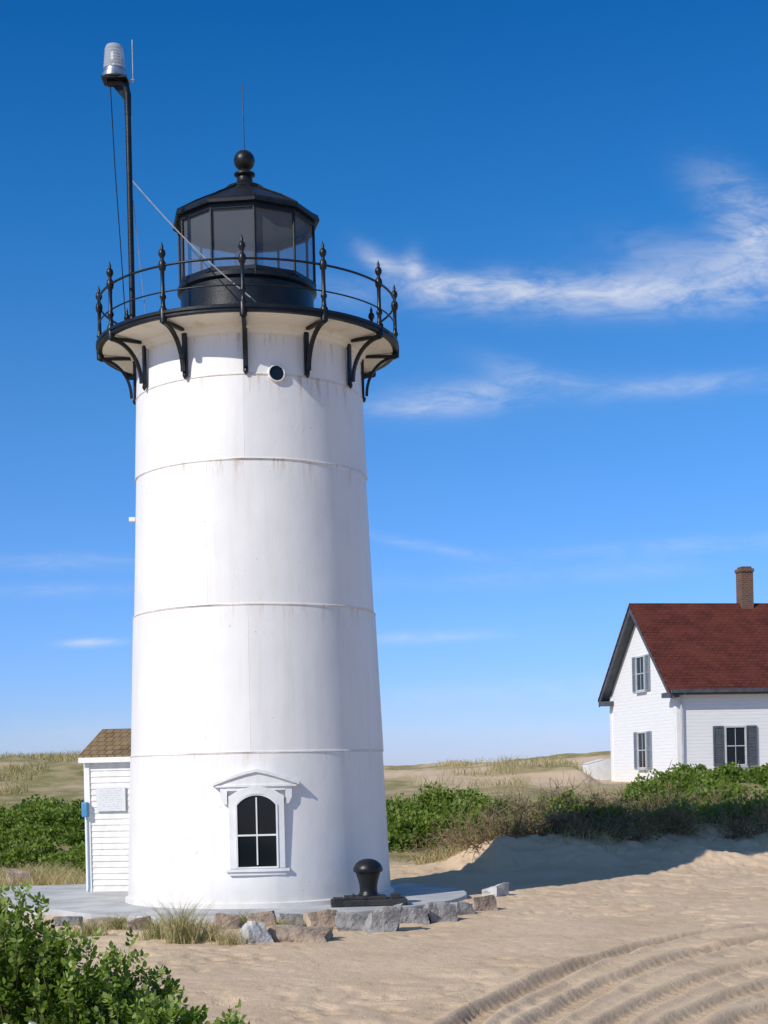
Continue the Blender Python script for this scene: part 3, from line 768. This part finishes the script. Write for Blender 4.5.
k=~((P[:,0]>8)&(P[:,1]>55.5)&(P[:,1]<68)&(P[:,0]<24))
P=P[k]; kk=(fbm(P[:,0]*.16,P[:,1]*.22,77)+np.where(P[:,0]>-2,.10,-.04))<.56; P=P[kk]
grass('beach_grass',P,.36,.022,.5,33,-.05)['kind']='stuff'
P=np.concatenate([scatter(9000,-12,-5.6,29.2,34,41,thr=.48,sc=.7),scatter(3500,.6,3.6,32,34.5,42,thr=.56,sc=.9),scatter(8000,3,16,31.2,36,43,thr=.56,sc=.9)])
grass('dry_beach_grass',P,.34,.011,.6,44,-.2)['kind']='stuff'
tid=0
def tuft(px,py,r,n,h,tb,label,lean=.6):
    global tid; tid+=1
    rg=np.random.default_rng(100+tid); x,y=G(px,py); a=rg.random(n)*6.28; q=rg.random(n)**1.2*r
    X=x+np.cos(a)*q*1.3; Y=y+np.sin(a)*q*.8
    pts=np.stack([X,Y,H(X,Y,False)-.02],1)-np.array([x,y,0])
    o=grass('grass_tuft',pts,h,.008,lean,200+tid,tb); o.location=(x,y,0); tag(o,label,'grass','grass tufts along the slab edge')
TG='tall dry grass tuft growing by the stones'; LG='low dry grass tuft growing by the stones'
tuft(180,945,.18,260,.56,.05,TG,.45); tuft(190,941,.28,220,.34,-.1,TG); tuft(209,943,.2,140,.32,-.1,TG); tuft(156,940,.18,160,.34,.3,'greenish grass tuft growing by the stones')
tuft(232,946,.2,140,.22,.0,LG); tuft(285,930,.14,120,.2,.2,LG); tuft(118,930,.2,200,.24,.2,LG); tuft(350,925,.12,80,.18,.3,LG)
tuft(246,926,.24,200,.24,.4,LG); tuft(400,920,.12,60,.16,.3,LG); tuft(88,935,.22,180,.22,.3,LG); tuft(310,926,.14,110,.2,.4,LG); tuft(470,905,.12,60,.14,.3,LG); tuft(430,915,.10,60,.16,.4,LG)

def bush(x,y,r,h,nst,seed,label):
    rg=np.random.default_rng(seed); rd=random.Random(seed)
    gz=H1(x,y)-.03
    root=empty('bush',(x,y,gz)); tag(root,label,'bush','bushes beside the sand track')
    b=MB(); C=[];A=[];S=[];T=[]
    for i in range(nst):
        a=rd.uniform(0,6.283); q=math.sqrt(rd.random())*r
        top=h*math.sqrt(max(.12,1-(q/r)**2*.8))*rd.choice([rd.uniform(.55,.95),rd.uniform(.85,1.18)])
        p0=Vector((math.cos(a)*q*.35,math.sin(a)*q*.35,0)); p3=Vector((math.cos(a)*q*1.08,math.sin(a)*q*1.08,top))
        mid=p0.lerp(p3,.5)+Vector((rd.uniform(-.08,.08),rd.uniform(-.08,.08),.08*top))
        pts=[]
        for k in range(7):
            t=k/6; pts.append(p0*(1-t)**2+mid*2*t*(1-t)+p3*t*t)
        b.tube(pts,[.007-.0009*k for k in range(7)],5)
        nl=int(13*top/h)+4
        for k in range(nl):
            t=.32+.68*(k/(nl-1))**.8
            p=p0*(1-t)**2+mid*2*t*(1-t)+p3*t*t
            ax=Vector((rd.gauss(0,1),rd.gauss(0,1),rd.gauss(.45,.5))).normalized()
            if t>.95: ax=Vector((rd.gauss(0,.5),rd.gauss(0,.5),1)).normalized()
            side=ax.cross(Vector((rd.gauss(0,1),rd.gauss(0,1),rd.gauss(0,.4)))).normalized()
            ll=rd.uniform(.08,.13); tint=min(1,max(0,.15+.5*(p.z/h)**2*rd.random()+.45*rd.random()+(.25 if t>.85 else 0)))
            for j in range(3):
                pp=p+ax*ll*(.35+.28*j)
                for sg in(-1,1):
                    C.append(pp+side*sg*.022); A.append((side*sg*1.0+ax*.55+Vector((0,0,rd.uniform(-.25,.15)))).normalized()); S.append(rd.uniform(.038,.056)); T.append(tint+rd.uniform(-.08,.08))
            C.append(p+ax*ll*1.15); A.append(ax); S.append(.055); T.append(tint)
    b.build('stems',BARK,root)
    C=np.array([tuple(c) for c in C]);A=np.array([tuple(c) for c in A]);S=np.array(S)[:,None];T=np.clip(np.array(T),0,1)
    n=len(C); B=unit(np.cross(A,rg.normal(size=(n,3))*.5+np.array([0,0,1.]))); Nn=np.cross(A,B)
    V=np.stack([C-A*S*.5,C-A*S*.2+B*S*.30+Nn*S*.08,C+A*S*.18+B*S*.30+Nn*S*.08,C+A*S*.55-Nn*S*.06,C+A*S*.18-B*S*.30+Nn*S*.08,C-A*S*.2-B*S*.30+Nn*S*.08],1)
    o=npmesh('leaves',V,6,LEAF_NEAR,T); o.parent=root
BL='leafy green wild rose bush growing on the sand'
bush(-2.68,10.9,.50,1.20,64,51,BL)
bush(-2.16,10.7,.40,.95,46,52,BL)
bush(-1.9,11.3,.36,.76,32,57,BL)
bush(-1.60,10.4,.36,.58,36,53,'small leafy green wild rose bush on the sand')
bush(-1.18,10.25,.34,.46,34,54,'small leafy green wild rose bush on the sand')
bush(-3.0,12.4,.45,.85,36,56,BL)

# ------------------------------------------------------------ light
az=(-.72,-.694); el=R(36)
sd=Vector((az[0]*math.cos(el),az[1]*math.cos(el),math.sin(el))).normalized()
sl_=bpy.data.lights.new('sun','SUN'); sl_.energy=4.15; sl_.angle=R(.5); sl_.color=(1,.945,.87)
so=bpy.data.objects.new('sun',sl_); COL.objects.link(so); so.rotation_euler=(-sd).to_track_quat('-Z','Y').to_euler(); so.location=(-20,-20,30)
w=bpy.data.worlds.new('World'); scene.world=w; w.use_nodes=True; nt=w.node_tree
bg=nt.nodes['Background']; sky=N(nt,'ShaderNodeTexSky'); sky.sky_type='NISHITA'; sky.sun_disc=False
sky.sun_elevation=el; sky.sun_rotation=math.atan2(az[0],az[1]); sky.altitude=0; sky.air_density=1.0; sky.dust_density=.2; sky.ozone_density=3.0
tc=N(nt,'ShaderNodeTexCoord'); sp=N(nt,'ShaderNodeSeparateXYZ'); L(nt,tc.outputs['Generated'],sp.inputs[0])
cr=N(nt,'ShaderNodeValToRGB'); L(nt,sp.outputs[2],cr.inputs[0]); e=cr.color_ramp.elements
st_=[(0,(.36,.43,.78)),(.06,(.28,.42,.77)),(.23,(.19,.43,.68)),(.34,(.085,.39,.66)),(.46,(.02,.31,.60)),(.72,(.52,.54,.52))]
while len(e)<len(st_): e.new(.5)
for i,(q,c) in enumerate(st_): e[i].position=q; e[i].color=(*c,1)
tint=N(nt,'ShaderNodeVectorMath',operation='SCALE'); L(nt,cr.outputs[0],tint.inputs[0]); tint.inputs['Scale'].default_value=2.0
mul=N(nt,'ShaderNodeVectorMath',operation='MULTIPLY'); L(nt,sky.outputs[0],mul.inputs[0]); L(nt,tint.outputs[0],mul.inputs[1])
yy=mth(nt,'MAXIMUM',sp.outputs[1],.05)
U=mth(nt,'DIVIDE',sp.outputs[0],yy); Vv=mth(nt,'DIVIDE',sp.outputs[2],yy)
cb=N(nt,'ShaderNodeCombineXYZ'); L(nt,U,cb.inputs[0]); L(nt,Vv,cb.inputs[1]); UV=cb.outputs[0]
def blob(px,py,sx,sy,ang,amp):
    th=R(1.3); dx=px-384; dy=770-py
    u=(dx*math.cos(th)+dy*math.sin(th))/1550; v=(-dx*math.sin(th)+dy*math.cos(th))/1550
    mp=N(nt,'ShaderNodeMapping',vector_type='TEXTURE'); L(nt,UV,mp.inputs[0])
    mp.inputs['Location'].default_value=(u,v,0); mp.inputs['Rotation'].default_value=(0,0,R(ang)); mp.inputs['Scale'].default_value=(sx/1550,sy/1550,1)
    ln=N(nt,'ShaderNodeVectorMath',operation='LENGTH'); L(nt,mp.outputs[0],ln.inputs[0])
    e=mth(nt,'EXPONENT',mth(nt,'MULTIPLY',mth(nt,'POWER',ln.outputs['Value'],2.0),-1.0))
    return mth(nt,'MULTIPLY',e,amp)
bls=[(560,294,180,18,-2,.95),(690,288,110,22,0,.55),(430,282,45,13,-22,1.0),(378,262,24,9,-42,.6),(414,262,9,14,0,.5),(745,212,50,24,-40,1.0),(755,240,34,30,-60,.65),(715,262,90,20,-10,.5),(500,285,40,14,0,.5),
 (470,397,90,16,4,.65),(530,377,50,12,-20,.4),(710,384,110,10,2,.55),(420,408,50,7,0,.4),
 (700,545,180,8,2,.3),(560,575,200,10,2,.22),(60,562,90,8,-1,.35),(92,643,26,4,0,1.1),(430,637,70,6,1,.45),(60,590,80,7,0,.25),(540,690,200,12,2,.3),(420,545,60,5,-12,.4),(90,735,120,16,0,.25),(500,730,260,18,0,.25)]
tot=None
for q in bls:
    e=blob(*q); tot=e if tot is None else mth(nt,'ADD',tot,e)
mpn=N(nt,'ShaderNodeMapping'); L(nt,UV,mpn.inputs[0]); mpn.inputs['Scale'].default_value=(1,2.0,1); mpn.inputs['Rotation'].default_value=(0,0,R(14))
n1=noise(nt,mpn.outputs[0],12,9,.62,.9)
mpn2=N(nt,'ShaderNodeMapping'); L(nt,UV,mpn2.inputs[0]); mpn2.inputs['Scale'].default_value=(1,3.4,1); mpn2.inputs['Rotation'].default_value=(0,0,R(-32))
n2=noise(nt,mpn2.outputs[0],26,8,.65,1.5)
nn=mth(nt,'ADD',mth(nt,'MULTIPLY',n1,.62),mth(nt,'MULTIPLY',n2,.38))
cl=mth(nt,'MULTIPLY',tot,maprange(nt,nn,.35,.65,.14,1))
cl=mth(nt,'MULTIPLY',cl,.64,clamp=True)
front=mth(nt,'GREATER_THAN',sp.outputs[1],.06); cl=mth(nt,'MULTIPLY',cl,front)
L(nt,mixc(nt,cl,mul.outputs[0],(8.0,8.2,8.8)),bg.inputs[0]); bg.inputs[1].default_value=.1

# ------------------------------------------------------------ camera
cam=bpy.data.cameras.new('camera'); co_=bpy.data.objects.new('camera',cam); COL.objects.link(co_)
cam.sensor_fit='VERTICAL'; cam.sensor_height=24; cam.lens=1550/1024*24; cam.shift_y=(770-512)/1024; cam.clip_end=9000; cam.clip_start=.1
co_.matrix_world=Matrix.Translation((0,0,2.0))@Matrix.Rotation(R(90),4,'X')@Matrix.Rotation(R(-1.3),4,'Z')
scene.camera=co_
scene.view_settings.view_transform='Standard'; scene.view_settings.look='None'; scene.view_settings.exposure=0
